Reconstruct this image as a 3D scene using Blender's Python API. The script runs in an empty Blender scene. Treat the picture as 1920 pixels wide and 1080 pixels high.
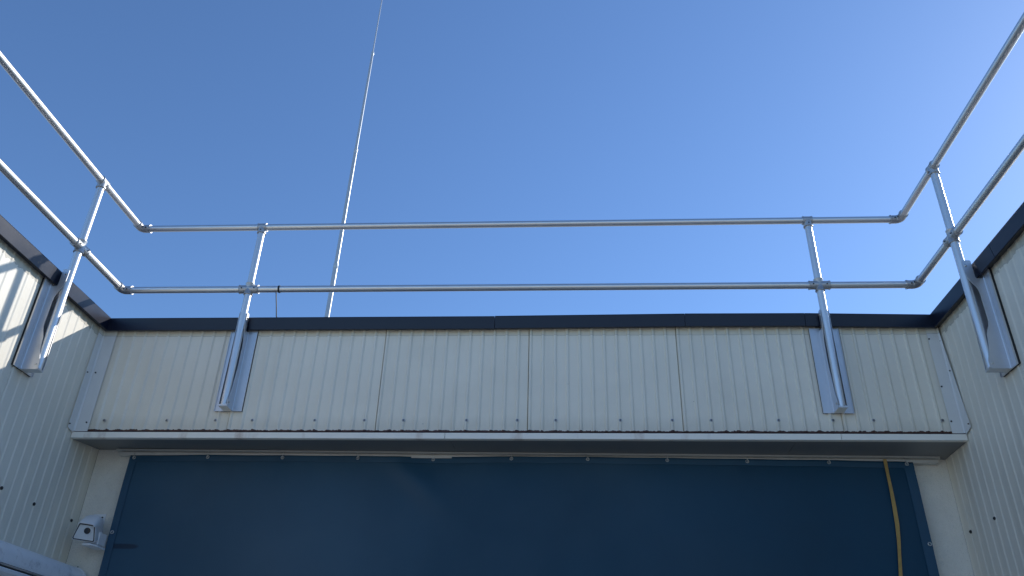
import bpy, bmesh, math, random
from mathutils import Vector, Matrix
random.seed(7)
S = bpy.context.scene
C = S.collection

# ------------------------------------------------------------ camera, sky, sun, exposure
F_PX = 1499.63
PITCH, YAW, ROLL = 0.51913, 0.07862, 0.03180
cd = bpy.data.cameras.new('camera'); cam = bpy.data.objects.new('camera', cd); C.objects.link(cam)
cd.sensor_width = 36.0; cd.lens = F_PX / 1920 * 36.0; cd.clip_start = 0.05; cd.clip_end = 5000
fw = Vector((-math.sin(YAW)*math.cos(PITCH), math.cos(YAW)*math.cos(PITCH), math.sin(PITCH)))
r0 = Vector((math.cos(YAW), math.sin(YAW), 0)); u0 = r0.cross(fw)
rt = r0*math.cos(ROLL) + u0*math.sin(ROLL); up = -r0*math.sin(ROLL) + u0*math.cos(ROLL)
cam.matrix_world = Matrix((rt, up, -fw)).transposed().to_4x4()
S.camera = cam
S.render.resolution_x, S.render.resolution_y = 1920, 1080

SUN = Vector((1.20, 1.0, 0.95)).normalized()
EL = math.asin(SUN.z); AZ = math.atan2(SUN.x, SUN.y)
w = bpy.data.worlds.new('World'); S.world = w; w.use_nodes = True
nt = w.node_tree; bg = nt.nodes['Background']
sky = nt.nodes.new('ShaderNodeTexSky'); sky.sky_type = 'NISHITA'; sky.sun_disc = False
sky.sun_elevation = EL; sky.sun_rotation = AZ
sky.altitude = 0; sky.air_density = 1.0; sky.dust_density = 0.18; sky.ozone_density = 7.5
nt.links.new(sky.outputs[0], bg.inputs[0]); bg.inputs[1].default_value = 0.103
sd = bpy.data.lights.new('sun', 'SUN'); sd.energy = 2.0; sd.angle = math.radians(0.53); sd.color = (1.0, 0.955, 0.89)
sun = bpy.data.objects.new('sun', sd); C.objects.link(sun)
sun.rotation_euler = SUN.to_track_quat('Z', 'Y').to_euler(); sun.location = SUN*30
S.view_settings.view_transform = 'Standard'; S.view_settings.look = 'None'
S.view_settings.exposure = 0.82; S.view_settings.gamma = 1.0

# ------------------------------------------------------------ dimensions (metres, camera at the origin)
L, R, D, DE = -3.3158, 2.4788, 4.946, 5.294
ZG = -1.6
def zb(x): return 1.7597 + 0.0026*x          # lower edge of the overhang
CT, CB = 2.580, 2.520                        # coping top / face bottom
ZT, ZM = 3.3186, 2.7840                      # top rail, mid rail
YS = D - 0.0957; XL = L + 0.1062; XR = R - 0.1121
TR = 0.0242
Y0 = 0.20          # near end of the left wall
Y1 = 1.60          # near end of the right wall

# ------------------------------------------------------------ materials
def mat(name, base, rough=0.5, metal=0.0, noise=0.06, nscale=3.0, bump=0.0, bscale=60.0, extra=None, spec=0.5, rnd=0.0, rvar=0.0, stretch=None):
    m = bpy.data.materials.new(name); m.use_nodes = True
    t = m.node_tree; N = t.nodes; K = t.links; b = N['Principled BSDF']
    b.inputs['Roughness'].default_value = rough; b.inputs['Metallic'].default_value = metal
    b.inputs['Specular IOR Level'].default_value = spec
    geo = N.new('ShaderNodeNewGeometry')
    pos = geo.outputs['Position']
    if stretch:
        mp = N.new('ShaderNodeMapping'); mp.inputs['Scale'].default_value = stretch
        K.new(pos, mp.inputs['Vector']); pos = mp.outputs['Vector']
    n1 = N.new('ShaderNodeTexNoise'); n1.inputs['Scale'].default_value = nscale; n1.inputs['Detail'].default_value = 8
    n1.inputs['Roughness'].default_value = 0.62
    K.new(pos, n1.inputs['Vector'])
    mr = N.new('ShaderNodeMapRange'); mr.inputs['From Min'].default_value = 0.3; mr.inputs['From Max'].default_value = 0.7
    mr.inputs['To Min'].default_value = 1-noise; mr.inputs['To Max'].default_value = 1+noise
    K.new(n1.outputs['Fac'], mr.inputs['Value'])
    v = mr.outputs['Result']
    if rnd:
        oi = N.new('ShaderNodeObjectInfo'); r = N.new('ShaderNodeMapRange')
        r.inputs['To Min'].default_value = 1-rnd; r.inputs['To Max'].default_value = 1+rnd
        K.new(oi.outputs['Random'], r.inputs['Value'])
        mu = N.new('ShaderNodeMath'); mu.operation = 'MULTIPLY'; K.new(v, mu.inputs[0]); K.new(r.outputs['Result'], mu.inputs[1]); v = mu.outputs[0]
    hs = N.new('ShaderNodeHueSaturation'); hs.inputs['Color'].default_value = (*base, 1); K.new(v, hs.inputs['Value'])
    col = hs.outputs['Color']
    if extra: col = extra(N, K, geo, col)
    K.new(col, b.inputs['Base Color'])
    if rvar:
        r2 = N.new('ShaderNodeMapRange'); r2.inputs['From Min'].default_value = 0.3; r2.inputs['From Max'].default_value = 0.7
        r2.inputs['To Min'].default_value = rough-rvar; r2.inputs['To Max'].default_value = rough+rvar
        K.new(n1.outputs['Fac'], r2.inputs['Value']); K.new(r2.outputs['Result'], b.inputs['Roughness'])
    if bump:
        n2 = N.new('ShaderNodeTexNoise'); n2.inputs['Scale'].default_value = bscale; n2.inputs['Detail'].default_value = 6
        K.new(pos, n2.inputs['Vector'])
        bp = N.new('ShaderNodeBump'); bp.inputs['Strength'].default_value = bump; bp.inputs['Distance'].default_value = 0.01
        K.new(n2.outputs['Fac'], bp.inputs['Height']); K.new(bp.outputs['Normal'], b.inputs['Normal'])
    return m

def math_(N, K, op, a, b=None, c=None, clamp=False):
    n = N.new('ShaderNodeMath'); n.operation = op; n.use_clamp = clamp
    for i, x in enumerate((a, b, c)):
        if x is None: continue
        if isinstance(x, (int, float)): n.inputs[i].default_value = x
        else: K.new(x, n.inputs[i])
    return n.outputs[0]
def noise_(N, K, vec, scale, detail=5, rough=0.6, sc=None):
    if sc:
        mp = N.new('ShaderNodeMapping'); mp.inputs['Scale'].default_value = sc; K.new(vec, mp.inputs['Vector']); vec = mp.outputs['Vector']
    n = N.new('ShaderNodeTexNoise'); n.inputs['Scale'].default_value = scale; n.inputs['Detail'].default_value = detail
    n.inputs['Roughness'].default_value = rough; K.new(vec, n.inputs['Vector']); return n.outputs['Fac']
def mixc(N, K, fac, a, b):
    m = N.new('ShaderNodeMix'); m.data_type = 'RGBA'
    if isinstance(fac, (int, float)): m.inputs[0].default_value = fac
    else: K.new(fac, m.inputs[0])
    for i, x in ((6, a), (7, b)):
        if isinstance(x, tuple): m.inputs[i].default_value = (*x, 1)
        else: K.new(x, m.inputs[i])
    return m.outputs[2]
def ramp_(N, K, v, lo, hi):
    r = N.new('ShaderNodeMapRange'); r.clamp = True
    r.inputs['From Min'].default_value = lo; r.inputs['From Max'].default_value = hi
    K.new(v, r.inputs['Value']); return r.outputs['Result']

def weather(rust=False, edge=False, streak=0.5, specks=True):
    def f(N, K, geo, col):
        sp = N.new('ShaderNodeSeparateXYZ'); K.new(geo.outputs['Position'], sp.inputs[0]); z = sp.outputs['Z']
        P = geo.outputs['Position']
        # long faint vertical run-off streaks
        st = ramp_(N, K, noise_(N, K, P, 9.0, 4, 0.6, (1, 1, 0.06)), 0.52, 0.75)
        col = mixc(N, K, math_(N, K, 'MULTIPLY', st, 0.16*streak), col, (0.20, 0.19, 0.16))
        # dull film left by rain, patchy
        fl = ramp_(N, K, noise_(N, K, P, 1.6, 6, 0.65), 0.45, 0.75)
        col = mixc(N, K, math_(N, K, 'MULTIPLY', fl, 0.22), col, (0.62, 0.57, 0.45))
        # unwashed band right under the coping, with a ragged lower border
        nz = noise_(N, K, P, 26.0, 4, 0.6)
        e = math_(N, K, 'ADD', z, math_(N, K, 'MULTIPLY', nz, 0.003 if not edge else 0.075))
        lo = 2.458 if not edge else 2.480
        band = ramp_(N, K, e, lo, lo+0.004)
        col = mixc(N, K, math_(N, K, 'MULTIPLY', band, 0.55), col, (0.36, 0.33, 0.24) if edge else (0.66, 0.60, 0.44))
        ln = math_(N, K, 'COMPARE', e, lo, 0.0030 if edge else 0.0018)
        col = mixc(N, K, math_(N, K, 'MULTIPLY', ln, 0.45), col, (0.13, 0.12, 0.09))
        if edge:
            sc = ramp_(N, K, noise_(N, K, P, 34.0, 3, 0.5, (1, 1, 0.10)), 0.70, 0.73)
            hz = ramp_(N, K, z, 2.10, 2.35)
            col = mixc(N, K, math_(N, K, 'MULTIPLY', math_(N, K, 'MULTIPLY', sc, hz), 0.45), col, (0.12, 0.11, 0.10))
        if rust:
            gr_ = math_(N, K, 'MULTIPLY_ADD', noise_(N, K, P, 12.0, 5, 0.7, (1, 1, 0.25)), 0.16, 1.74)
            lowb = math_(N, K, 'SUBTRACT', 1.0, ramp_(N, K, math_(N, K, 'SUBTRACT', z, gr_), -0.03, 0.05))
            col = mixc(N, K, math_(N, K, 'MULTIPLY', lowb, 0.22), col, (0.34, 0.31, 0.24))
        if specks:
            vo = N.new('ShaderNodeTexVoronoi'); vo.inputs['Scale'].default_value = 7.0; K.new(P, vo.inputs['Vector'])
            s = math_(N, K, 'LESS_THAN', vo.outputs['Distance'], 0.022)
            col = mixc(N, K, math_(N, K, 'MULTIPLY', s, 0.55), col, (0.10, 0.10, 0.09))
        if rust:
            x = sp.outputs['X']
            base = math_(N, K, 'MULTIPLY_ADD', x, 0.0026, 1.7597)
            h = math_(N, K, 'SUBTRACT', z, base)
            n = noise_(N, K, P, 22.0, 5, 0.7)
            thr = math_(N, K, 'MULTIPLY_ADD', n, 0.034, -0.0060)
            k = math_(N, K, 'LESS_THAN', h, thr)
            col = mixc(N, K, k, col, (0.060, 0.018, 0.011))
        return col
    return f
def trim_rust(N, K, geo, col):
    P = geo.outputs['Position']
    a = ramp_(N, K, noise_(N, K, P, 7.0, 3, 0.5, (1, 1, 0.2)), 0.60, 0.72)
    b = noise_(N, K, P, 60.0, 4, 0.6)
    return mixc(N, K, math_(N, K, 'MULTIPLY', math_(N, K, 'MULTIPLY', a, b), 0.75), col, (0.30, 0.13, 0.05))
def tarp_col(N, K, geo, col):
    P = geo.outputs['Position']
    # sky sheen painted in as lighter patches; dark oblong mark at the left edge
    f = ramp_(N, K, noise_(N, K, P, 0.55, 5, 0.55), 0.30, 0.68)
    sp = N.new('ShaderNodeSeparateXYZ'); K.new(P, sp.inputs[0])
    f = math_(N, K, 'MULTIPLY', f, math_(N, K, 'SUBTRACT', 1.0, math_(N, K, 'MULTIPLY', ramp_(N, K, sp.outputs['X'], -0.4, 1.2), 0.85)))  # painted sheen fades out towards the right
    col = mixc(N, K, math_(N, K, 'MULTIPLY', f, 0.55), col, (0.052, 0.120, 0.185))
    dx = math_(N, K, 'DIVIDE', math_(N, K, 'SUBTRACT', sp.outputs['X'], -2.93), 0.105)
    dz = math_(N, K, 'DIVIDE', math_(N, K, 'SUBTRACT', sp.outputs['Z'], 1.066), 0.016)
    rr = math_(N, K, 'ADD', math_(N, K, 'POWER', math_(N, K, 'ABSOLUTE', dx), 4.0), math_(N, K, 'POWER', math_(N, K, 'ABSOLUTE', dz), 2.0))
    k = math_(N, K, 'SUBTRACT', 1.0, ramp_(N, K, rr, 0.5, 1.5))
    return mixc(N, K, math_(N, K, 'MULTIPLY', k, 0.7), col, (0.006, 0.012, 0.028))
def plaster_col(N, K, geo, col):
    P = geo.outputs['Position']
    f = ramp_(N, K, noise_(N, K, P, 3.0, 8, 0.7), 0.45, 0.8)
    col = mixc(N, K, math_(N, K, 'MULTIPLY', f, 0.35), col, (0.36, 0.33, 0.27))
    g = ramp_(N, K, noise_(N, K, P, 140.0, 3, 0.6), 0.58, 0.72)
    return mixc(N, K, math_(N, K, 'MULTIPLY', g, 0.35), col, (0.25, 0.24, 0.21))
def dirt_top(N, K, geo, col):
    P = geo.outputs['Position']
    f = ramp_(N, K, noise_(N, K, P, 9.0, 6, 0.75), 0.55, 0.72)
    return mixc(N, K, math_(N, K, 'MULTIPLY', f, 0.45), col, (0.12, 0.12, 0.12))

SHEET = (0.83, 0.775, 0.645)
M = {}
M['fascia'] = mat('painted_sheet_fascia', SHEET, 0.48, noise=0.035, nscale=2.2, extra=weather(rust=True), rnd=0.02, bump=0.05, bscale=4)
M['side']   = mat('painted_sheet_side', SHEET, 0.48, noise=0.045, nscale=2.0, extra=weather(edge=True, streak=1.1), rnd=0.015, bump=0.05, bscale=4)
M['trim']   = mat('painted_trim', (0.74, 0.735, 0.70), 0.42, noise=0.03, extra=weather(edge=False, streak=0.3, specks=False), bump=0.08, bscale=5)
M['drip']   = mat('painted_drip_trim', (0.88, 0.83, 0.72), 0.5, noise=0.03, extra=trim_rust)
M['soffit'] = mat('painted_soffit', (0.22, 0.22, 0.21), 0.5, noise=0.06)
M['coping'] = mat('navy_coping', (0.0015, 0.005, 0.020), 0.34, noise=0.10, nscale=5, bump=0.03, bscale=4, rvar=0.03, spec=0.5)
M['core']   = mat('insulation_core', (0.16, 0.15, 0.13), 0.8)
M['roof']   = mat('roof_membrane', (0.30, 0.30, 0.29), 0.85, noise=0.15)
M['plaster']= mat('rough_plaster', (0.82, 0.77, 0.67), 0.9, noise=0.05, nscale=5, bump=0.9, bscale=95, extra=plaster_col)
M['tube']   = mat('brushed_aluminium_tube', (0.74, 0.735, 0.725), 0.40, 0.9, noise=0.03, nscale=5)
M['cast']   = mat('galvanised_fitting', (0.48, 0.48, 0.48), 0.48, 0.8, noise=0.14, nscale=30)
M['plate']  = mat('folded_aluminium_plate', (0.66, 0.66, 0.67), 0.42, 0.85, noise=0.05, nscale=6, rvar=0.04)
M['screw']  = mat('zinc_screw', (0.42, 0.42, 0.42), 0.40, 0.8, noise=0.15, nscale=90)
M['head']   = mat('screw_head', (0.10, 0.10, 0.10), 0.5, 0.5)
M['dark']   = mat('dark_plug', (0.03, 0.03, 0.03), 0.6)
M['rubber'] = mat('black_rubber', (0.012, 0.012, 0.014), 0.6)
M['rail']   = mat('curtain_rail_aluminium', (0.62, 0.60, 0.55), 0.5, 0.25, noise=0.06, nscale=8)
M['steel']  = mat('bright_steel', (0.62, 0.62, 0.60), 0.28, 0.95, noise=0.05)
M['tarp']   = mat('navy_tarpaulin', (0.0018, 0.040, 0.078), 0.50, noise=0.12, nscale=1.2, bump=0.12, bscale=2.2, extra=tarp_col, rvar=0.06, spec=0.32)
M['hem']    = mat('navy_tarpaulin_hem', (0.012, 0.062, 0.115), 0.46, noise=0.10, nscale=4, bump=0.15, bscale=9)
M['strap']  = mat('tan_webbing', (0.46, 0.29, 0.09), 0.75, noise=0.12, nscale=30, bump=0.4, bscale=400)
M['camw']   = mat('camera_housing_paint', (0.80, 0.80, 0.80), 0.35, noise=0.03, nscale=12)
M['camf']   = mat('camera_face_plate', (0.66, 0.68, 0.68), 0.25, noise=0.05, nscale=20)
M['lens']   = mat('camera_lens_glass', (0.004, 0.004, 0.005), 0.06, spec=0.8)
M['awn']    = mat('awning_cassette_paint', (0.84, 0.84, 0.84), 0.36, noise=0.04, nscale=6, extra=dirt_top)
M['mast']   = mat('mast_fibreglass', (0.55, 0.58, 0.58), 0.32, 0.35, noise=0.05, nscale=20)
M['cable']  = mat('grey_cable', (0.10, 0.10, 0.10), 0.45)
M['ground'] = mat('concrete_yard', (0.60, 0.53, 0.44), 0.9, noise=0.18, nscale=0.8, bump=0.4, bscale=30)

# ------------------------------------------------------------ helpers
def finish(bm, name, m, parent=None, smooth=True, ang=32, bevel=0.0, loc=None):
    bmesh.ops.remove_doubles(bm, verts=bm.verts, dist=1e-6)
    bmesh.ops.recalc_face_normals(bm, faces=bm.faces)
    me = bpy.data.meshes.new(name)
    for f in bm.faces: f.smooth = smooth
    if smooth:
        lim = math.radians(ang)
        for e in bm.edges:
            if len(e.link_faces) == 2 and e.calc_face_angle(0) > lim: e.smooth = False
    bm.to_mesh(me); bm.free()
    me.materials.append(m)
    o = bpy.data.objects.new(name, me); C.objects.link(o)
    if parent is not None:
        o.parent = parent
        pw = world_loc(parent)
        me.transform(Matrix.Translation(-pw))
        o['_w'] = list(pw)
        if '_w' in parent.keys() and parent.type == 'MESH': pass
    if bevel:
        md = o.modifiers.new('bevel', 'BEVEL'); md.width = bevel; md.segments = 2; md.limit_method = 'ANGLE'; md.angle_limit = math.radians(40)
    return o
def world_loc(o):
    v = Vector((0, 0, 0))
    while o is not None:
        v += o.location; o = o.parent
    return v
def thing(name, label, cat, loc=(0, 0, 0), group=None):
    o = bpy.data.objects.new(name, None); C.objects.link(o); o.location = loc; o.empty_display_size = 0.2
    o['label'] = label; o['category'] = cat
    if group: o['group'] = group
    return o
def tag(o, label, cat, group=None):
    o['label'] = label; o['category'] = cat
    if group: o['group'] = group
    return o
def box(bm, a, b):
    x0, y0, z0 = a; x1, y1, z1 = b
    v = [bm.verts.new(p) for p in ((x0,y0,z0),(x1,y0,z0),(x1,y1,z0),(x0,y1,z0),(x0,y0,z1),(x1,y0,z1),(x1,y1,z1),(x0,y1,z1))]
    for f in ((0,3,2,1),(4,5,6,7),(0,1,5,4),(1,2,6,5),(2,3,7,6),(3,0,4,7)): bm.faces.new([v[i] for i in f])
def prism(bm, pts, vec, pts2=None):
    A = [bm.verts.new(p) for p in pts]
    B = [bm.verts.new(p) for p in (pts2 or [Vector(p)+Vector(vec) for p in pts])]
    n = len(A); bm.faces.new(A[::-1]); bm.faces.new(B)
    for i in range(n): bm.faces.new((A[i], A[(i+1) % n], B[(i+1) % n], B[i]))
def sweep(bm, pts, rad, seg=20, caps=True):
    pts = [Vector(p) for p in pts]; n = len(pts)
    rs = rad if isinstance(rad, (list, tuple)) else [rad]*n
    d0 = (pts[1]-pts[0]).normalized()
    ref = Vector((0, 0, 1)) if abs(d0.z) < 0.9 else Vector((1, 0, 0))
    a = d0.cross(ref).normalized(); rings = []
    for i, p in enumerate(pts):
        d = (pts[min(i+1, n-1)]-pts[max(i-1, 0)])
        d = d.normalized() if d.length > 1e-9 else d0
        a = (a - d*a.dot(d)).normalized(); b = d.cross(a)
        rings.append([bm.verts.new(p + (a*math.cos(2*math.pi*k/seg)+b*math.sin(2*math.pi*k/seg))*rs[i]) for k in range(seg)])
    for i in range(n-1):
        for k in range(seg):
            bm.faces.new((rings[i][k], rings[i][(k+1) % seg], rings[i+1][(k+1) % seg], rings[i+1][k]))
    if caps: bm.faces.new(rings[0][::-1]); bm.faces.new(rings[-1])
def sleeve(bm, p, q, r=0.0295, flange=0.0325, seg=24):
    """a cast sleeve with a small raised collar at both ends"""
    p = Vector(p); q = Vector(q); d = (q-p).normalized(); l = (q-p).length
    ts = [0, 0.0001, 0.006, 0.0085, l-0.0085, l-0.006, l-0.0001, l]
    rr = [TR, flange, flange, r, r, flange, flange, TR]
    sweep(bm, [p+d*t for t in ts], rr, seg, caps=False)

# ------------------------------------------------------------ ground and roofs (setting)
bm = bmesh.new(); N_ = 24
vs = [[bm.verts.new((-600+1200*i/N_, -600+1200*j/N_, ZG)) for j in range(N_+1)] for i in range(N_+1)]
for i in range(N_):
    for j in range(N_): bm.faces.new((vs[i][j], vs[i+1][j], vs[i+1][j+1], vs[i][j+1]))
g = finish(bm, 'ground', M['ground'], smooth=False); g['kind'] = 'structure'
bm = bmesh.new()
box(bm, (-16, Y0, 2.20), (L-0.30, 15.9, 2.30)); box(bm, (R+0.30, Y1, 2.20), (16, 15.9, 2.30)); box(bm, (L-0.297, D+0.30, 2.20), (R+0.297, 15.9, 2.30))
rf = finish(bm, 'roof', M['roof'], smooth=False); rf['kind'] = 'structure'

# ------------------------------------------------------------ ribbed sheet panels
PITCH_R = 1/12.0
def rib_profile(u_a, u_b, phase, h=0.0068, flip=False):
    """points (u, n) of the sheet face between u_a and u_b; ribs start at phase + k*pitch"""
    pts = [(u_a, 0.0)]
    k = math.floor((u_a-phase)/PITCH_R)
    while True:
        s = phase + k*PITCH_R; k += 1
        if s >= u_b: break
        rib = [(0.000, 0), (0.005, h), (0.016, h), (0.027, 0)]
        if flip: rib = [(0.028-a, b) for a, b in rib[::-1]]
        for a, b in rib:
            if u_a+0.001 < s+a < u_b-0.001: pts.append((s+a, b))
    pts.append((u_b, 0.0))
    return pts
def panel(name, org, U, Nn, ua, ub, phase, zlo, zhi, m, parent, thick=0.04, flip=False, h=0.0068, groove=True):
    U = Vector(U); Nn = Vector(Nn); org = Vector(org)
    pr = rib_profile(ua+0.0015, ub-0.0015, phase, h, flip)
    if groove: pr = [(pr[0][0], -0.004)] + [(pr[0][0]+0.002, 0.0)] + pr[1:-1] + [(pr[-1][0]-0.002, 0.0), (pr[-1][0], -0.004)]
    ring = pr + [(pr[-1][0], -thick), (pr[0][0], -thick)]
    bm = bmesh.new()
    zl = zlo if callable(zlo) else (lambda u: zlo)
    A = [org + U*u + Nn*n + Vector((0, 0, zl(u))) for u, n in ring]
    B = [org + U*u + Nn*n + Vector((0, 0, zhi)) for u, n in ring]
    prism(bm, A, None, B)
    return finish(bm, name, m, parent, smooth=False)

def add_screw(parent, p, n, r=0.0095, m=None, name='screw', head=0.0052):
    n = Vector(n); p = Vector(p); bm = bmesh.new()
    sweep(bm, [p - n*0.004, p + n*0.0015, p + n*0.0022], [r, r, r*0.8], 16)
    sweep(bm, [p + n*0.002, p + n*0.0065, p + n*0.0072], [head, head, head*0.7], 6)
    nh = 6*2+2
    bm.faces.ensure_lookup_table()
    for f in list(bm.faces)[-nh:]: f.material_index = 1
    o = finish(bm, name, m or M['screw'], parent, ang=40)
    o.data.materials.append(M['head'] if (m is None) else m)
    return o

# coping profile: (c = distance out of the wall face, z)
COPR = [(0, 2.548), (0.0, 2.4990), (0.041, 2.4865), (0.0455, 2.4885), (0.0575, 2.573), (0.0545, CT), (-0.27, 2.598), (-0.27, 2.55)]
def coping_seg(parent, side, a, b, za=0.0, zb_=0.0, mita=False, mitb=False):
    """side 'B','L','R'; a..b along the wall; mitred ends follow the 45 degree corner"""
    bm = bmesh.new()
    def P(c, z, t, end):
        if side == 'B':
            x = t
            if end == 0 and mita: x = L + c
            if end == 1 and mitb: x = R - c
            return Vector((x, D - c, z + (za if end == 0 else zb_)))
        y = t
        if end == 1 and mitb: y = D - c
        return Vector(((L + c) if side == 'L' else (R - c), y, z + (za if end == 0 else zb_)))
    A = [P(c, z, a, 0) for c, z in COPR]; B = [P(c, z, b, 1) for c, z in COPR]
    prism(bm, A, None, B)
    return finish(bm, 'coping', M['coping'], parent, smooth=False)

# ------------------------------------------------------------ left wall
lw = thing('clad_wall', 'tall ribbed beige metal wall with a sunlit top, on the left of the yard', 'wall', (L, 1.0, ZG))
ph = 4.886 - 0.0215
seams = [5.20, 4.20, 3.20, 2.20, 1.20, 0.20, -0.80, -1.80, -2.80]
seams = [ph + round((s-ph)/PITCH_R)*PITCH_R for s in seams]
edges = [DE] + [q for q in seams if q > Y0+0.3] + [Y0]
for i in range(len(edges)-1):
    panel('cladding_panel', (L, 0, 0), (0, 1, 0), (1, 0, 0), edges[i+1], edges[i], ph, ZG+0.02, 2.535, M['side'], lw, flip=True, groove=False, h=0.0038)
bm = bmesh.new(); box(bm, (L-0.29, Y0-0.0, ZG), (L-0.042, DE+0.2, 2.53)); finish(bm, 'core', M['core'], lw, smooth=False)
for a, b in ((Y0, 3.05), (3.054, D)): coping_seg(lw, 'L', a, b, mitb=(b == D))
for y, z in ((4.4518, 1.2257), (4.7838, 1.2192), (5.2122, 1.2215), (3.95, 1.222), (3.30, 1.222), (2.6, 1.222)):
    add_screw(lw, (L+0.0048, y, z), (1, 0, 0), 0.0105, M['dark'])

# ------------------------------------------------------------ right wall
rw = thing('clad_wall', 'tall ribbed beige metal wall wholly in shade, on the right of the yard', 'wall', (R, 1.0, ZG))
phr = 4.8715 - 0.014
seams = [phr + round((s-phr)/PITCH_R)*PITCH_R for s in (5.20, 4.20, 3.20, 2.20, 1.20, 0.20, -0.80, -1.80, -2.80)]
edges = [DE] + [q for q in seams if q > Y1+0.3] + [Y1]
for i in range(len(edges)-1):
    panel('cladding_panel', (R, 0, 0), (0, 1, 0), (-1, 0, 0), edges[i+1], edges[i], phr, ZG+0.02, 2.535, M['side'], rw, flip=True, groove=False, h=0.0038)
bm = bmesh.new(); box(bm, (R+0.042, Y1, ZG), (R+0.29, DE+0.2, 2.53)); finish(bm, 'core', M['core'], rw, smooth=False)
YJ = 4.03
for a, b in ((Y1, YJ-0.004), (YJ, D)): coping_seg(rw, 'R', a, b, mitb=(b == D))
for y, z in ((4.8731, 1.2233), (5.1962, 1.2210), (4.36, 1.222), (3.8, 1.222)):
    add_screw(rw, (R-0.0048, y, z), (-1, 0, 0), 0.0105, M['dark'])

# ------------------------------------------------------------ overhanging fascia
fa = thing('fascia', 'long ribbed beige metal fascia overhanging the blue curtain, under the navy coping', 'facade', (0, D, 1.75))
xs = -0.2607
ed = [L] + [xs+k for k in (-2, -1, 0, 1, 2)] + [R]
for i in range(6):
    panel('cladding_panel', (0, D, 0), (1, 0, 0), (0, -1, 0), ed[i], ed[i+1], xs, zb, 2.535, M['fascia'], fa, h=0.0100)
bm = bmesh.new(); box(bm, (L+0.001, D+0.042, 1.80), (R-0.001, D+0.29, 2.53)); finish(bm, 'core', M['core'], fa, smooth=False)
segs = [(L, -0.50, -0.002, 0.000), (-0.497, 0.80, 0.002, 0.013), (0.803, 1.60, 0.0135, 0.012), (1.603, R, 0.012, -0.003)]
for i, (a, b, z1, z2) in enumerate(segs): coping_seg(fa, 'B', a, b, z1, z2, mita=(i == 0), mitb=(i == 3))
# drip trim: front strip and soffit panels
def slab(name, x0, x1, m, pts):
    """pts(x) -> list of (y, z)"""
    bm = bmesh.new()
    A = [Vector((x0, y, z)) for y, z in pts(x0)]; B = [Vector((x1, y, z)) for y, z in pts(x1)]
    prism(bm, A, None, B); return finish(bm, name, m, fa, smooth=False)
def drip(x):
    t = zb(x)-0.0100; bz = t-0.0385
    return [(D-0.014, t), (D-0.014, bz), (D-0.010, bz-0.002), (D+0.02, bz-0.002), (D+0.02, bz+0.004), (D-0.008, bz+0.004), (D-0.008, t-0.003), (D+0.045, t-0.003), (D+0.045, t)]
for a, b in ((L+0.004, -0.7960), (-0.7930, 1.7100), (1.7130, R-0.006)): slab('drip_trim', a, b, M['drip'], drip)
def soff(x):
    f = zb(x)-0.0075-0.0410-0.002; t = (x-L)/(R-L); k = 1.737 + (1.708-1.737)*t
    return [(D+0.0205, f), (DE-0.001, k), (DE-0.001, k+0.02), (D+0.0205, f+0.02)]
for a, b in ((L+0.004, -0.7600), (-0.7570, 1.4400), (1.4430, R-0.004)): slab('soffit_panel', a, b, M['soffit'], soff)
# corner trims
def corner_trim(sx):
    X = L if sx > 0 else R
    wf = 0.108 if sx > 0 else 0.090
    bm = bmesh.new(); o = 0.0112; t = 0.0015
    zt = 2.513
    xf0, xf1 = X + sx*wf, X + sx*wf*0.97
    # wing on the fascia
    prism(bm, [(X+sx*0.020, D-o, zb(X)-0.004), (xf1, D-o, zb(X)-0.004), (xf0, D-o, zt), (X+sx*0.020, D-o, zt)], (0, t, 0))
    # folded middle strip (the soft inner corner)
    prism(bm, [(X+sx*0.0195, D-o, zb(X)-0.004), (X+sx*o, D-0.0195, zb(X)-0.004), (X+sx*o, D-0.0195, zt), (X+sx*0.0195, D-o, zt)], (-sx*0.001, 0.001, 0))
    # wing on the side wall, bottom corner cut away
    if sx > 0: sw = [(4.872, zt), (4.859, 1.750)]
    else: sw = [(4.930, zt), (4.8463, 1.7734)]
    prism(bm, [(X+sx*o, D-0.020, zt), (X+sx*o, sw[0][0], sw[0][1]), (X+sx*o, sw[1][0], sw[1][1]), (X+sx*o, D-0.020, zb(X)-0.014)], (-sx*t, 0, 0))
    tr = finish(bm, 'corner_trim', M['trim'], fa, smooth=False)
    if sx > 0:
        fs = ((-3.2783, 2.1727), (-3.2341, 1.809)); ws = ((4.8812, 2.154), (4.866, 1.776))
    else:
        fs = ((2.3955, 2.415), (2.398, 2.0756), (2.402, 1.8409)); ws = ((4.934, 2.40), (4.915, 2.1774), (4.862, 1.7977))
    for x, z in fs: add_screw(tr, (x, D-o, z), (0, -1, 0), 0.0055, M['dark'], head=0.004)
    for y, z in ws: add_screw(tr, (X+sx*o, y, z), (sx, 0, 0), 0.0050, M['dark'], head=0.004)
corner_trim(1); corner_trim(-1)
for x in (-3.1158, -2.6811, -2.3463, -2.0942, -1.6703, -1.3366, -1.0765, -0.6597, -0.3274, -0.0773, 0.3394, 0.6702, 0.9174, 1.3403, 1.6794, 1.9300, 2.3518):
    add_screw(fa, (x, D-0.0092, 1.8375+0.0042*x-0.0002), (0, -1, 0), 0.0105)

# ------------------------------------------------------------ plastered back wall
bm = bmesh.new()
box(bm, (L+0.001, DE, ZG), (-2.60, DE+0.19, 1.90)); box(bm, (1.80, DE, ZG), (R-0.001, DE+0.19, 1.90)); box(bm, (-2.60, DE, 1.35), (1.80, DE+0.19, 1.90))
box(bm, (-2.60, DE+0.10, ZG), (1.80, DE+0.19, 1.35))
pw = finish(bm, 'plaster_wall', M['plaster'], smooth=False)
tag(pw, 'recessed pale plaster wall behind the blue curtain, its ends showing as two piers', 'wall')

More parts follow.
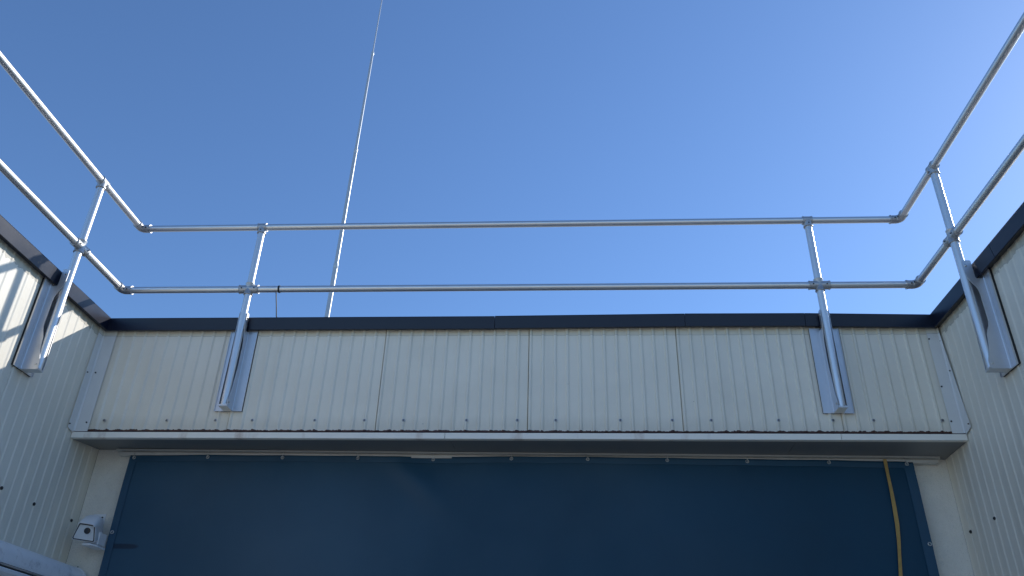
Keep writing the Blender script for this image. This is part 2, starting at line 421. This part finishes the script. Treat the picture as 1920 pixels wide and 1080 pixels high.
# ------------------------------------------------------------ curtain rail
YC = 5.235
cr = thing('curtain_rail', 'long grooved aluminium rail under the dark soffit carrying the blue curtain', 'curtain rail', (-0.4, YC, 1.72))
def rail_pts(x):
    t = (x+3.15)/5.56; z = 1.7385 + (1.7240-1.7385)*t + (0.002*math.sin(t*math.pi))
    y = YC
    return [Vector((x, y+a, z+b)) for a, b in ((0.055, 0.002), (0.020, 0.002), (0.020, -0.0015), (-0.004, -0.0025), (-0.006, -0.0085), (0.018, -0.0095), (0.018, -0.0150), (-0.010, -0.0160), (-0.012, -0.0255), (0.024, -0.0270), (0.024, -0.0345), (0.055, -0.0345))]
bm = bmesh.new(); prism(bm, rail_pts(-3.15), None, rail_pts(2.41)); finish(bm, 'rail_profile', M['rail'], cr, smooth=False)
def lip_pts(x):
    t = (x+3.15)/5.56; z = 1.7385 + (1.7240-1.7385)*t + (0.002*math.sin(t*math.pi))
    return [Vector((x, YC+a, z+b)) for a, b in ((0.050, -0.0352), (0.012, -0.0352), (0.004, -0.0372), (0.004, -0.056), (0.050, -0.056))]
bm = bmesh.new(); prism(bm, lip_pts(-3.13), None, lip_pts(2.40)); finish(bm, 'rail_lip', M['rail'], cr, smooth=False)
bm = bmesh.new(); box(bm, (2.411, YC-0.006, 1.694), (2.416, YC+0.05, 1.7235)); finish(bm, 'end_cap', M['rail'], cr, smooth=False)

# ------------------------------------------------------------ tarpaulin curtain
XA, XB = -3.0396, 2.2410
hooks = [(-3.0085, 1.6670), (-2.4834, 1.6747), (-1.9554, 1.6747), (-1.4306, 1.6748), (-0.9122, 1.6722), (-0.3796, 1.6789), (0.1323, 1.6790), (0.6584, 1.6756), (1.1807, 1.6723), (1.7059, 1.6692), (2.1994, 1.6623)]
def top_z(x):
    hs = hooks
    if x <= hs[0][0]: return hs[0][1]+0.014
    for (x0, z0), (x1, z1) in zip(hs, hs[1:]):
        if x0 <= x <= x1:
            t = (x-x0)/(x1-x0); return z0+(z1-z0)*t + 0.0150 - 0.003*4*t*(1-t)
    return hs[-1][1]+0.010
def tarp_y(x, z):
    d = max(0, 1.66-z)
    g1 = math.exp(-((x+1.15-0.9*d)**2)/0.010 - ((d-0.12)**2)/0.03)
    y = 0.010*math.sin(x*2.1+0.6)*min(1, d*1.5) + 0.006*math.sin(x*4.3+d*2.2)*min(1, d*2)
    y += 0.012*math.sin(1.7*d+0.5*x)*min(1, d)
    y -= 0.018*g1
    y += 0.005*math.sin(7.3*x+1.9*d*(1+0.3*math.sin(x)))*math.exp(-d*1.2)*min(1, d*6)
    y += 0.010*math.exp(-((x+1.0+0.9*d)**2)/0.05)*math.exp(-d*2.5)
    for hx, hz in hooks: y += 0.004*math.exp(-((x-hx)/0.05)**2 - (d/0.10)**2)
    return y
ct = thing('curtain', 'wide dark navy tarpaulin curtain hung on hooks below the overhang', 'curtain', (-0.4, YC, ZG+0.05))
NX, NZ = 220, 90
def tarp_x(t, z):
    d = max(0, 1.68-z); e = 0.006*d
    return (XA+0.006*d*0+0.0) + (XB-XA)*t + (t-0.5)*0.0*e
bm = bmesh.new(); rows = []
for j in range(NZ+1):
    row = []
    for i in range(NX+1):
        t = i/NX; x = XA+(XB-XA)*t; tz = top_z(x); s = (j/NZ)**1.4; z = tz + (ZG+0.06-tz)*s
        row.append(bm.verts.new((x, YC+tarp_y(x, z), z)))
    rows.append(row)
for j in range(NZ):
    for i in range(NX): bm.faces.new((rows[j][i], rows[j][i+1], rows[j+1][i+1], rows[j+1][i]))
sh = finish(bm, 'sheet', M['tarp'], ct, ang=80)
sm = sh.modifiers.new('thickness', 'SOLIDIFY'); sm.thickness = 0.0015; sm.offset = 1
# hems: doubled strips welded on the front
def strip(name, fa_, fb_, n, parent, m, th=0.002, off=0.0028):
    bm = bmesh.new(); F = []; B = []
    for i in range(n+1):
        t = i/n; ax, az = fa_(t); bx, bz = fb_(t)
        for Lst, dy in ((F, -off-th), (B, -off)):
            Lst.append((bm.verts.new((ax, YC+tarp_y(ax, az)+dy, az)), bm.verts.new((bx, YC+tarp_y(bx, bz)+dy, bz))))
    for i in range(n):
        bm.faces.new((F[i][0], F[i+1][0], F[i+1][1], F[i][1])); bm.faces.new((B[i][0], B[i][1], B[i+1][1], B[i+1][0]))
        bm.faces.new((F[i][0], B[i][0], B[i+1][0], F[i+1][0])); bm.faces.new((F[i][1], F[i+1][1], B[i+1][1], B[i][1]))
    bm.faces.new((F[0][0], F[0][1], B[0][1], B[0][0])); bm.faces.new((F[n][0], B[n][0], B[n][1], F[n][1]))
    return finish(bm, name, m, parent, ang=60)
hx = lambda t: XA+(XB-XA)*t
strip('hem', lambda t: (hx(t), top_z(hx(t))-0.012), lambda t: (hx(t), top_z(hx(t))-0.045), 200, ct, M['hem'])
zz = lambda t: 1.640 + (ZG+0.08-1.640)*t
strip('hem', lambda t: (XA+0.001, zz(t)), lambda t: (XA+0.050, zz(t)), 120, ct, M['hem'], off=0.003)
strip('hem', lambda t: (XB-0.062, zz(t)), lambda t: (XB-0.001, zz(t)), 120, ct, M['hem'], off=0.003)
def torus(bm, c, nrm, R_, r_, seg=20, s2=8, a0=0, a1=2*math.pi):
    nrm = Vector(nrm).normalized(); a = nrm.cross(Vector((0, 0, 1)) if abs(nrm.z) < .9 else Vector((1, 0, 0))).normalized(); b = nrm.cross(a)
    full = abs(a1-a0-2*math.pi) < 1e-6
    pts = [Vector(c)+(a*math.cos(a0+(a1-a0)*k/seg)+b*math.sin(a0+(a1-a0)*k/seg))*R_ for k in range(seg+1)]
    if full:
        rings = []
        for k in range(seg):
            d = (pts[k]-Vector(c)).normalized()
            rings.append([bm.verts.new(pts[k]+(d*math.cos(2*math.pi*q/s2)+nrm*math.sin(2*math.pi*q/s2))*r_) for q in range(s2)])
        for k in range(seg):
            for q in range(s2):
                bm.faces.new((rings[k][q], rings[(k+1) % seg][q], rings[(k+1) % seg][(q+1) % s2], rings[k][(q+1) % s2]))
    else: sweep(bm, pts, r_, s2)
for i, (x, z) in enumerate(hooks):
    y = YC + tarp_y(x, z) - 0.006
    bm = bmesh.new(); torus(bm, (x, y, z-0.004), (0, -1, 0.12), 0.0095, 0.0030)
    ey = finish(bm, 'eyelet', M['steel'], ct, ang=60)
    bm = bmesh.new(); q = random.uniform(-0.003, 0.003)
    pts = [(x+q, YC-0.004, z+0.032), (x+q, YC-0.010, z+0.022), (x+q*.5, y-0.006, z+0.012), (x+0.004, y-0.010, z+0.002), (x+0.002, y-0.008, z-0.007), (x-0.003, y-0.001, z-0.004)]
    sweep(bm, pts, 0.0021, 8); finish(bm, 'hook', M['steel'], ct, ang=60)
for x, z in ((-3.0197, 1.1535), (2.2240, 1.1490), (-3.0197, 0.62), (2.2240, 0.62), (-3.0197, 0.1), (2.2240, 0.1)):
    y = YC + tarp_y(x, z) - 0.007
    bm = bmesh.new(); torus(bm, (x, y, z), (0, -1, 0.05), 0.0095, 0.0032); finish(bm, 'eyelet', M['steel'], ct, ang=60)

# ------------------------------------------------------------ webbing strap
pl = [(2.0597, 1.6850), (2.0590, 1.5900), (2.0588, 1.4827), (2.0560, 1.3700), (2.0506, 1.2637), (2.0400, 1.1700), (2.0268, 1.0852), (2.0072, 0.9592), (1.985, 0.80), (1.97, 0.55), (1.965, 0.2), (1.97, -0.2), (1.975, -0.5)]
bm = bmesh.new(); W = 0.0112; prev = None
for i, (x, z) in enumerate(pl):
    x0, z0 = pl[max(i-1, 0)]; x1, z1 = pl[min(i+1, len(pl)-1)]
    d = Vector((x1-x0, 0, z1-z0)).normalized(); s = Vector((-d.z, 0, d.x)).normalized()
    tw = 0.004*math.sin(i*1.3); yy = YC - 0.018 - 0.012*min(1, max(0, 1.66-z))
    c = Vector((x, yy, z))
    cur = [bm.verts.new(c - s*W + Vector((0, -tw, 0))), bm.verts.new(c + s*W + Vector((0, tw, 0))), bm.verts.new(c + s*W + Vector((0, tw+0.002, 0))), bm.verts.new(c - s*W + Vector((0, -tw+0.002, 0)))]
    if prev:
        for k in range(4): bm.faces.new((prev[k], prev[(k+1) % 4], cur[(k+1) % 4], cur[k]))
    else: bm.faces.new(cur)
    prev = cur
bm.faces.new(prev[::-1])
sp = finish(bm, 'webbing_strap', M['strap'], ang=50)
tag(sp, 'narrow tan webbing strap hanging down the front of the navy curtain', 'strap')

# ------------------------------------------------------------ guard rail
gr = thing('guard_rail', 'silver tubular guard rail running round the roof edge on three sides', 'railing', (-0.4, YS, 1.89))
def tube(name, p, q):
    bm = bmesh.new(); sweep(bm, [p, q], TR, 32); return finish(bm, name, M['tube'], gr, ang=50)
def elbow(zc, xl):
    """rounded cast elbow in the corner"""
    sx = 1 if xl < 0 else -1
    bm = bmesh.new(); rr = 0.034
    c = Vector((xl, YS, zc)); pts = []
    a = c + Vector((0, -0.072, 0)); b = c + Vector((sx*0.072, 0, 0))
    cen = c + Vector((sx*rr, -rr, 0))
    arc = [cen + Vector((-sx*math.cos(t), math.sin(t), 0))*rr for t in [k*math.pi/2/10 for k in range(11)]]
    pts = [a, a+Vector((0, 0.0002, 0)), a+Vector((0, 0.007, 0)), a+Vector((0, 0.009, 0))] + arc + [b-Vector((sx*0.009, 0, 0)), b-Vector((sx*0.007, 0, 0)), b-Vector((sx*0.0002, 0, 0)), b]
    r = [TR, 0.0325, 0.0325, 0.0298] + [0.0298]*11 + [0.0298, 0.0325, 0.0325, TR]
    sweep(bm, pts, r, 24, caps=False)
    e = finish(bm, 'elbow', M['cast'], gr, ang=40)
    add_screw(e, c + Vector((sx*0.045, -0.0295, -0.004)), (0, -1, 0), 0.005, M['dark'], 'grub_screw', 0.003)
    add_screw(e, c + Vector((sx*0.0295, -0.045, -0.004)), (sx, 0, 0), 0.005, M['dark'], 'grub_screw', 0.003)
for nm, zc in (('top_rail', ZT), ('mid_rail', ZM)):
    tube(nm, (XL+0.062, YS, zc), (XR-0.062, YS, zc))
    tube(nm, (XL, Y0, zc), (XL, YS-0.062, zc))
    tube(nm, (XR, Y1, zc), (XR, YS-0.062, zc))
    elbow(zc, XL); elbow(zc, XR)

def stanchion(origin, A, Nn, off, near):
    """origin on the wall face at z=0; A along the wall, Nn out of the wall, off = distance of the post axis"""
    O = Vector(origin); A = Vector(A); Nn = Vector(Nn)
    W_ = lambda a, n, z: O + A*a + Nn*n + Vector((0, 0, z))
    zc = 1.893
    bm = bmesh.new(); sweep(bm, [W_(0, off, zc+0.004), W_(0, off, ZT-0.026)], TR, 32)
    post = finish(bm, 'post', M['tube'], gr, ang=50)
    # tee at the top, cross at the mid rail
    bm = bmesh.new()
    sleeve(bm, W_(-0.033, off, ZT), W_(0.033, off, ZT), 0.0300)
    sweep(bm, [W_(0, off, ZT-0.010), W_(0, off, ZT-0.048), W_(0, off, ZT-0.0482), W_(0, off, ZT-0.056), W_(0, off, ZT-0.0562)], [0.0298, 0.0298, 0.0325, 0.0325, TR], 24, caps=False)
    f1 = finish(bm, 'tee_fitting', M['cast'], gr, ang=40)
    add_screw(f1, W_(0.0, off+0.0298, ZT-0.036), Nn, 0.0048, M['dark'], 'grub_screw', 0.003)
    bm = bmesh.new()
    sleeve(bm, W_(-0.070, off, ZM), W_(0.070, off, ZM), 0.0300)
    sleeve(bm, W_(0, off, ZM-0.046), W_(0, off, ZM+0.046), 0.0297, 0.0318)
    f2 = finish(bm, 'cross_fitting', M['cast'], gr, ang=40)
    for s_ in (-0.045, 0.045): add_screw(f2, W_(s_, off+0.0298, ZM-0.004), Nn, 0.0048, M['dark'], 'grub_screw', 0.003)
    # bracket: base plate, two cheeks, bottom cap
    br = bpy.data.objects.new('bracket', None); C.objects.link(br); br.parent = gr; br.location = W_(0, 0, zc) - world_loc(gr)
    br.empty_display_size = 0.05
    zt = 2.494; hw = 0.0955; n0 = 0.0150
    bm = bmesh.new()
    ring = [(-hw, n0), (-hw, n0+0.010), (-hw+0.004, n0+0.010), (-hw+0.004, n0+0.004), (hw-0.004, n0+0.004), (hw-0.004, n0+0.010), (hw, n0+0.010), (hw, n0)]
    prism(bm, [W_(a, n, zc-0.004) for a, n in ring], None, [W_(a, n, zt) for a, n in ring])
    finish(bm, 'base_plate', M['plate'], br, smooth=False)
    bm = bmesh.new(); box_pts = [(-hw+0.002, 0.0), (-hw+0.002, n0-0.0005), (hw-0.002, n0-0.0005), (hw-0.002, 0.0)]
    prism(bm, [W_(a, n, zc-0.001) for a, n in box_pts], None, [W_(a, n, zt-0.002) for a, n in box_pts]); finish(bm, 'gasket', M['rubber'], br, smooth=False)
    ch = [(n0+0.004, zc), (off+0.012, zc), (off+0.020, zc+0.006), (off+0.020, zc+0.045), (off+0.008, zc+0.085), (off-0.006, zc+0.140), (off-0.014, zc+0.215), (0.076, zc+0.265), (0.070, zc+0.290),
          (0.070, zc+0.47), (0.073, zc+0.495), (0.080, zc+0.520), (off-0.012, zc+0.550), (off-0.002, zc+0.580), (off+0.006, zc+0.61), (off+0.008, zc+0.693), (off+0.002, zc+0.702), (0.074, zc+0.702), (0.068, zc+0.696),
          (0.068, 2.478), (0.064, 2.470), (n0+0.004, 2.470)]
    for s_ in (-1, 1):
        bm = bmesh.new(); a = s_*0.0262
        full = [ch[0]] + ch[1:4] + ch[14:]
        prism(bm, [W_(a, n, z) for n, z in (ch if s_ == near else full)], A*(s_*0.003))
        c_ = finish(bm, 'cheek', M['plate'], br, smooth=False)
        add_screw(c_, W_(a+s_*0.003, off-0.008, zc+0.665), A*s_, 0.009, M['steel'], 'bolt', 0.0062)
        add_screw(c_, W_(a+s_*0.003, off+0.002, zc+0.030), A*s_, 0.0075, M['steel'], 'bolt', 0.005)
        bm = bmesh.new()   # folded foot of the cheek lying on the plate
        prism(bm, [W_(a+s_*0.003, n0+0.0042, zc), W_(a+s_*0.022, n0+0.0042, zc), W_(a+s_*0.022, n0+0.0065, zc), W_(a+s_*0.006, n0+0.0065, zc), W_(a+s_*0.003, n0+0.0095, zc)], (0, 0, zt-0.002-zc))
        finish(bm, 'foot_flange', M['plate'], br, smooth=False)
    bm = bmesh.new()
    prism(bm, [W_(-0.0292, n0+0.002, zc-0.003), W_(0.0292, n0+0.002, zc-0.003), W_(0.0292, off+0.022, zc-0.003), W_(-0.0292, off+0.022, zc-0.003)], (0, 0, 0.0028))
    prism(bm, [W_(-0.0292, off+0.0195, zc-0.0002), W_(0.0292, off+0.0195, zc-0.0002), W_(0.0292, off+0.022, zc-0.0002), W_(-0.0292, off+0.022, zc-0.0002)], (0, 0, 0.010))
    finish(bm, 'bottom_cap', M['plate'], br, smooth=False)
    for a_, z_ in ((0.0, 2.02), (0.0, 2.20), (0.0, 2.38)):
        add_screw(br, W_(a_, n0+0.004, z_), Nn, 0.009, M['steel'], 'bolt', 0.0062)
stanchion((-2.2707, D, 0), (1, 0, 0), (0, -1, 0), D-YS, 1)
stanchion((1.7203, D, 0), (1, 0, 0), (0, -1, 0), D-YS, -1)
stanchion((L, 4.2669, 0), (0, 1, 0), (1, 0, 0), XL-L, -1)
stanchion((R, 4.2625, 0), (0, -1, 0), (-1, 0, 0), R-XR, 1)

# ------------------------------------------------------------ thin cable tied to the mid rail
cb = thing('cable', 'thin grey cable hanging from the mid rail, held by a black tie', 'cable', (-2.06, YS, ZM))
bm = bmesh.new()
sweep(bm, [(-2.0715, YS+0.004, ZM-0.026), (-2.0710, YS+0.013, ZM-0.032), (-2.0700, YS+0.018, ZM-0.050), (-2.0655, YS+0.045, 2.67), (-2.0615, YS+0.068, 2.602), (-2.0605, YS+0.085, 2.594), (-2.060, YS+0.13, 2.598), (-2.061, YS+0.36, 2.606), (-2.062, YS+0.40, 2.59), (-2.064, YS+0.42, 2.302)], 0.0040, 10)
finish(bm, 'cable_run', M['cable'], cb, ang=60)
bm = bmesh.new(); sweep(bm, [(-2.054, YS, ZM), (-2.0538, YS, ZM), (-2.0422, YS, ZM), (-2.042, YS, ZM)], [TR+0.0003, 0.0272, 0.0272, TR+0.0003], 24, caps=False); finish(bm, 'tie', M['rubber'], cb, ang=40)

# ------------------------------------------------------------ antenna mast on the roof behind
am = thing('antenna_mast', 'slender telescopic antenna mast rising from the roof behind the railing', 'antenna', (-2.250, 6.5, 2.30))
mx = lambda z: -2.2382 + (z-3.4239)*0.01123
sec = [(2.30, 4.008, 0.0232, 0.0226), (4.008, 5.432, 0.0198, 0.0180), (5.432, 6.856, 0.0150, 0.0128), (6.856, 11.5, 0.0070, 0.0040)]
for i, (z0, z1, ra, rb) in enumerate(sec):
    bm = bmesh.new(); sweep(bm, [(mx(z0), 6.5, z0), (mx(z1), 6.5, z1)], [ra, rb], 20)
    if i < 3:
        sweep(bm, [(mx(z1-.05), 6.5, z1-.05), (mx(z1-.048), 6.5, z1-.048), (mx(z1), 6.5, z1), (mx(z1+.004), 6.5, z1+.004)], [rb+.001, rb+.002, rb+.002, rb-.002], 20)
    finish(bm, 'mast_section', M['mast'], am, ang=40)
bm = bmesh.new(); box(bm, (mx(2.3)-0.12, 6.38, 2.30), (mx(2.3)+0.12, 6.62, 2.315)); finish(bm, 'base_plate', M['cast'], am, smooth=False)

# ------------------------------------------------------------ security camera on the left pier
CX, CY, CZ = -3.100, 5.060, 1.112
sc = thing('security_camera', 'white boxy outdoor security camera on the plaster pier left of the curtain', 'camera', (CX, DE, CZ))
e = Vector((0.955, 0.265, -0.085)).normalized()
bk = Vector((-0.16, 0.93, 0.30)); bk = (bk - e*bk.dot(e)).normalized()
uu = e.cross(bk).normalized()
if uu.z < 0: uu = -uu
CC = Vector((CX, CY, CZ))
Wc = lambda a, u, b: CC + e*a + uu*u + bk*b
def rrect(tw, bw, h, r, n=5, sh=0.0):
    """rounded trapezoid outline (a, u)"""
    cs = [(tw-r, h-r, 0), (-tw+r, h-r, 90), (-bw+r, -h+r, 180), (bw-r, -h+r, 270)]
    out = []
    for x, y, a0 in cs:
        for k in range(n+1):
            t = math.radians(a0+90*k/n); out.append((x+r*math.cos(t)+sh, y+r*math.sin(t)))
    return out
def loft(bm, rings, cap0=True, cap1=True):
    V = [[bm.verts.new(p) for p in r] for r in rings]; n = len(V[0])
    for a, b in zip(V, V[1:]):
        for k in range(n): bm.faces.new((a[k], a[(k+1) % n], b[(k+1) % n], b[k]))
    if cap0: bm.faces.new(V[0][::-1])
    if cap1: bm.faces.new(V[-1])
bm = bmesh.new()
o1 = rrect(0.054, 0.072, 0.055, 0.012)
loft(bm, [[Wc(a*s, u*s, b) for a, u in o1] for s, b in ((0.97, 0.0), (1.0, 0.004), (1.0, 0.030), (0.96, 0.10), (0.88, 0.165), (0.80, 0.185))])
finish(bm, 'housing', M['camw'], sc, ang=35)
bm = bmesh.new()
oa = rrect(0.0500, 0.0675, 0.0505, 0.010); ob = rrect(0.0445, 0.0610, 0.0450, 0.007)
loft(bm, [[Wc(a, u, 0.001) for a, u in oa], [Wc(a, u, -0.0022) for a, u in oa], [Wc(a, u, -0.0022) for a, u in ob], [Wc(a, u, 0.001) for a, u in ob]], False, False)
finish(bm, 'window_gasket', M['rubber'], sc, ang=35)
bm = bmesh.new(); loft(bm, [[Wc(a, u, 0.001) for a, u in ob], [Wc(a, u, -0.0008) for a, u in ob]]); finish(bm, 'face_plate', M['camf'], sc, ang=35)
bm = bmesh.new(); lc = (0.011, 0.012)
sweep(bm, [Wc(*lc, 0.0), Wc(*lc, -0.004), Wc(*lc, -0.0045)], [0.0270, 0.0255, 0.0205], 28); rim = finish(bm, 'lens_ring', M['camf'], sc, ang=40)
bm = bmesh.new(); sweep(bm, [Wc(*lc, -0.0040), Wc(*lc, -0.0056), Wc(*lc, -0.0062)], [0.0205, 0.0195, 0.0150], 28); finish(bm, 'lens', M['lens'], sc, ang=40)
# hood: shallow shell bent over the top of the housing
def hood_ring(b, hw_, base, top, th=0.0):
    pts = []
    for k in range(13):
        t = math.pi*k/12; c_, s_ = math.cos(t), math.sin(t)
        pts.append(Wc(math.copysign(abs(c_)**0.6, c_)*(hw_-th), base + (top-base-th)*abs(s_)**0.7, b))
    return pts
bm = bmesh.new()
prof = [(-0.020, 0.050, 0.043, 0.060), (0.012, 0.056, 0.040, 0.076), (0.060, 0.060, 0.030, 0.098), (0.110, 0.058, 0.020, 0.100), (0.160, 0.050, 0.012, 0.088)]
OU = [hood_ring(*p) for p in prof]; IN = [hood_ring(*p, 0.003) for p in prof]
rings = [o + i[::-1] for o, i in zip(OU, IN)]
loft(bm, rings)
hd = finish(bm, 'sun_hood', M['camw'], sc, ang=45)
for a in (-0.038, 0.036): add_screw(hd, Wc(a, 0.0500, -0.0195), -bk, 0.0042, M['dark'], 'screw', 0.003)
# wall plate and arm
bm = bmesh.new(); prism(bm, [(-3.215, DE-0.006, 1.13), (-3.128, DE-0.006, 1.13), (-3.128, DE-0.006, 1.285), (-3.215, DE-0.006, 1.285)], (0, 0.0055, 0)); wp = finish(bm, 'wall_plate', M['camw'], sc, smooth=False, bevel=0.002)
for x, z in ((-3.148, 1.262), (-3.143, 1.160)): add_screw(wp, (x, DE-0.006, z), (0, -1, 0), 0.0055, M['dark'], 'screw', 0.004)
bm = bmesh.new()
loft(bm, [[Vector(p) for p in r] for r in (
    [(-3.15, DE-0.006, 1.15), (-3.15, DE-0.006, 1.26), (-3.19, DE-0.006, 1.26), (-3.19, DE-0.006, 1.15)],
    [tuple(Wc(0.040, -0.020, 0.12)), tuple(Wc(0.040, 0.050, 0.12)), tuple(Wc(0.0, 0.050, 0.14)), tuple(Wc(0.0, -0.020, 0.14))])])
finish(bm, 'arm', M['camw'], sc, smooth=False)
bm = bmesh.new(); box(bm, (-3.150, 5.150, 1.056), (-3.050, DE-0.001, 1.135)); finish(bm, 'back_box', M['camw'], sc, smooth=False, bevel=0.006)
bm = bmesh.new()
prism(bm, [(-3.118, 5.085, 1.050), (-3.060, 5.082, 1.050), (-3.036, 5.130, 1.048), (-3.030, 5.215, 1.046), (-3.110, 5.225, 1.048)], (0.002, 0.004, -0.012)); finish(bm, 'base_tray', M['camw'], sc, smooth=False, bevel=0.003)

# ------------------------------------------------------------ awning cassette on the left wall
aw = thing('awning_cassette', 'grey rounded awning cassette with a dark slot along the lower left wall', 'awning', (L, 3.4, 0.85))
AY0, AY1 = 1.20, 5.215
prf = [(0.010, 0.905)]
for k in range(13):
    t = math.pi/2*k/12; prf.append((0.105+0.100*math.sin(t), 0.838+0.087*math.cos(t)))
prf += [(0.207, 0.815), (0.207, 0.8110), (0.190, 0.8110), (0.190, 0.790), (0.010, 0.785)]
bm = bmesh.new(); prism(bm, [(L+c, AY0, z) for c, z in prf], (0, AY1-AY0, 0)); finish(bm, 'cassette_cover', M['awn'], aw, ang=25)
bm = bmesh.new(); prism(bm, [(L+c, AY0, z) for c, z in [(0.2075, 0.8105), (0.2115, 0.8090), (0.2115, 0.7960), (0.195, 0.7950), (0.195, 0.8105)]], (0, AY1-AY0-0.02, 0)); finish(bm, 'front_lip', M['camw'], aw, smooth=False)
bm = bmesh.new(); prism(bm, [(L+c, AY0, z) for c, z in [(0.200, 0.7755), (0.2130, 0.7740), (0.2160, 0.768), (0.2160, 0.752), (0.205, 0.735), (0.10, 0.720), (0.05, 0.7755)]], (0, AY1-AY0-0.02, 0)); finish(bm, 'drop_bar', M['camw'], aw, ang=25)
bm = bmesh.new(); prism(bm, [(L+c, AY0+0.01, z) for c, z in [(0.06, 0.7845), (0.188, 0.7845), (0.188, 0.7765), (0.06, 0.7765)]], (0, AY1-AY0-0.05, 0)); finish(bm, 'fabric_roll', M['rubber'], aw, smooth=False)
cap = [(c, z) for c, z in prf[:-3]] + [(0.205, 0.76), (0.19, 0.72), (0.01, 0.70)]
bm = bmesh.new(); A_ = [(L+0.10+(c-0.10)*1.03, AY1, 0.83+(z-0.83)*1.03) for c, z in cap]
B_ = [(L+0.10+(c-0.10)*1.03, AY1+0.022, 0.83+(z-0.83)*1.03) for c, z in cap]; C_ = [(L+0.10+(c-0.10)*0.90, AY1+0.032, 0.83+(z-0.83)*0.90) for c, z in cap]
loft(bm, [[Vector(p) for p in r] for r in (A_, B_, C_)]); ec = finish(bm, 'end_cap', M['awn'], aw, ang=30)
add_screw(ec, (L+0.130, AY1+0.011, 0.925), (0.2, 0, 0.98), 0.005, M['dark'], 'screw', 0.0035)
add_screw(ec, (L+0.209, AY1+0.004, 0.842), (1, 0, 0.1), 0.005, M['dark'], 'screw', 0.0035)

for o in bpy.data.objects:
    if '_w' in o.keys(): del o['_w']

for o in bpy.data.objects:
    if o.parent is None and 'label' in o.keys(): o['kind'] = 'thing'
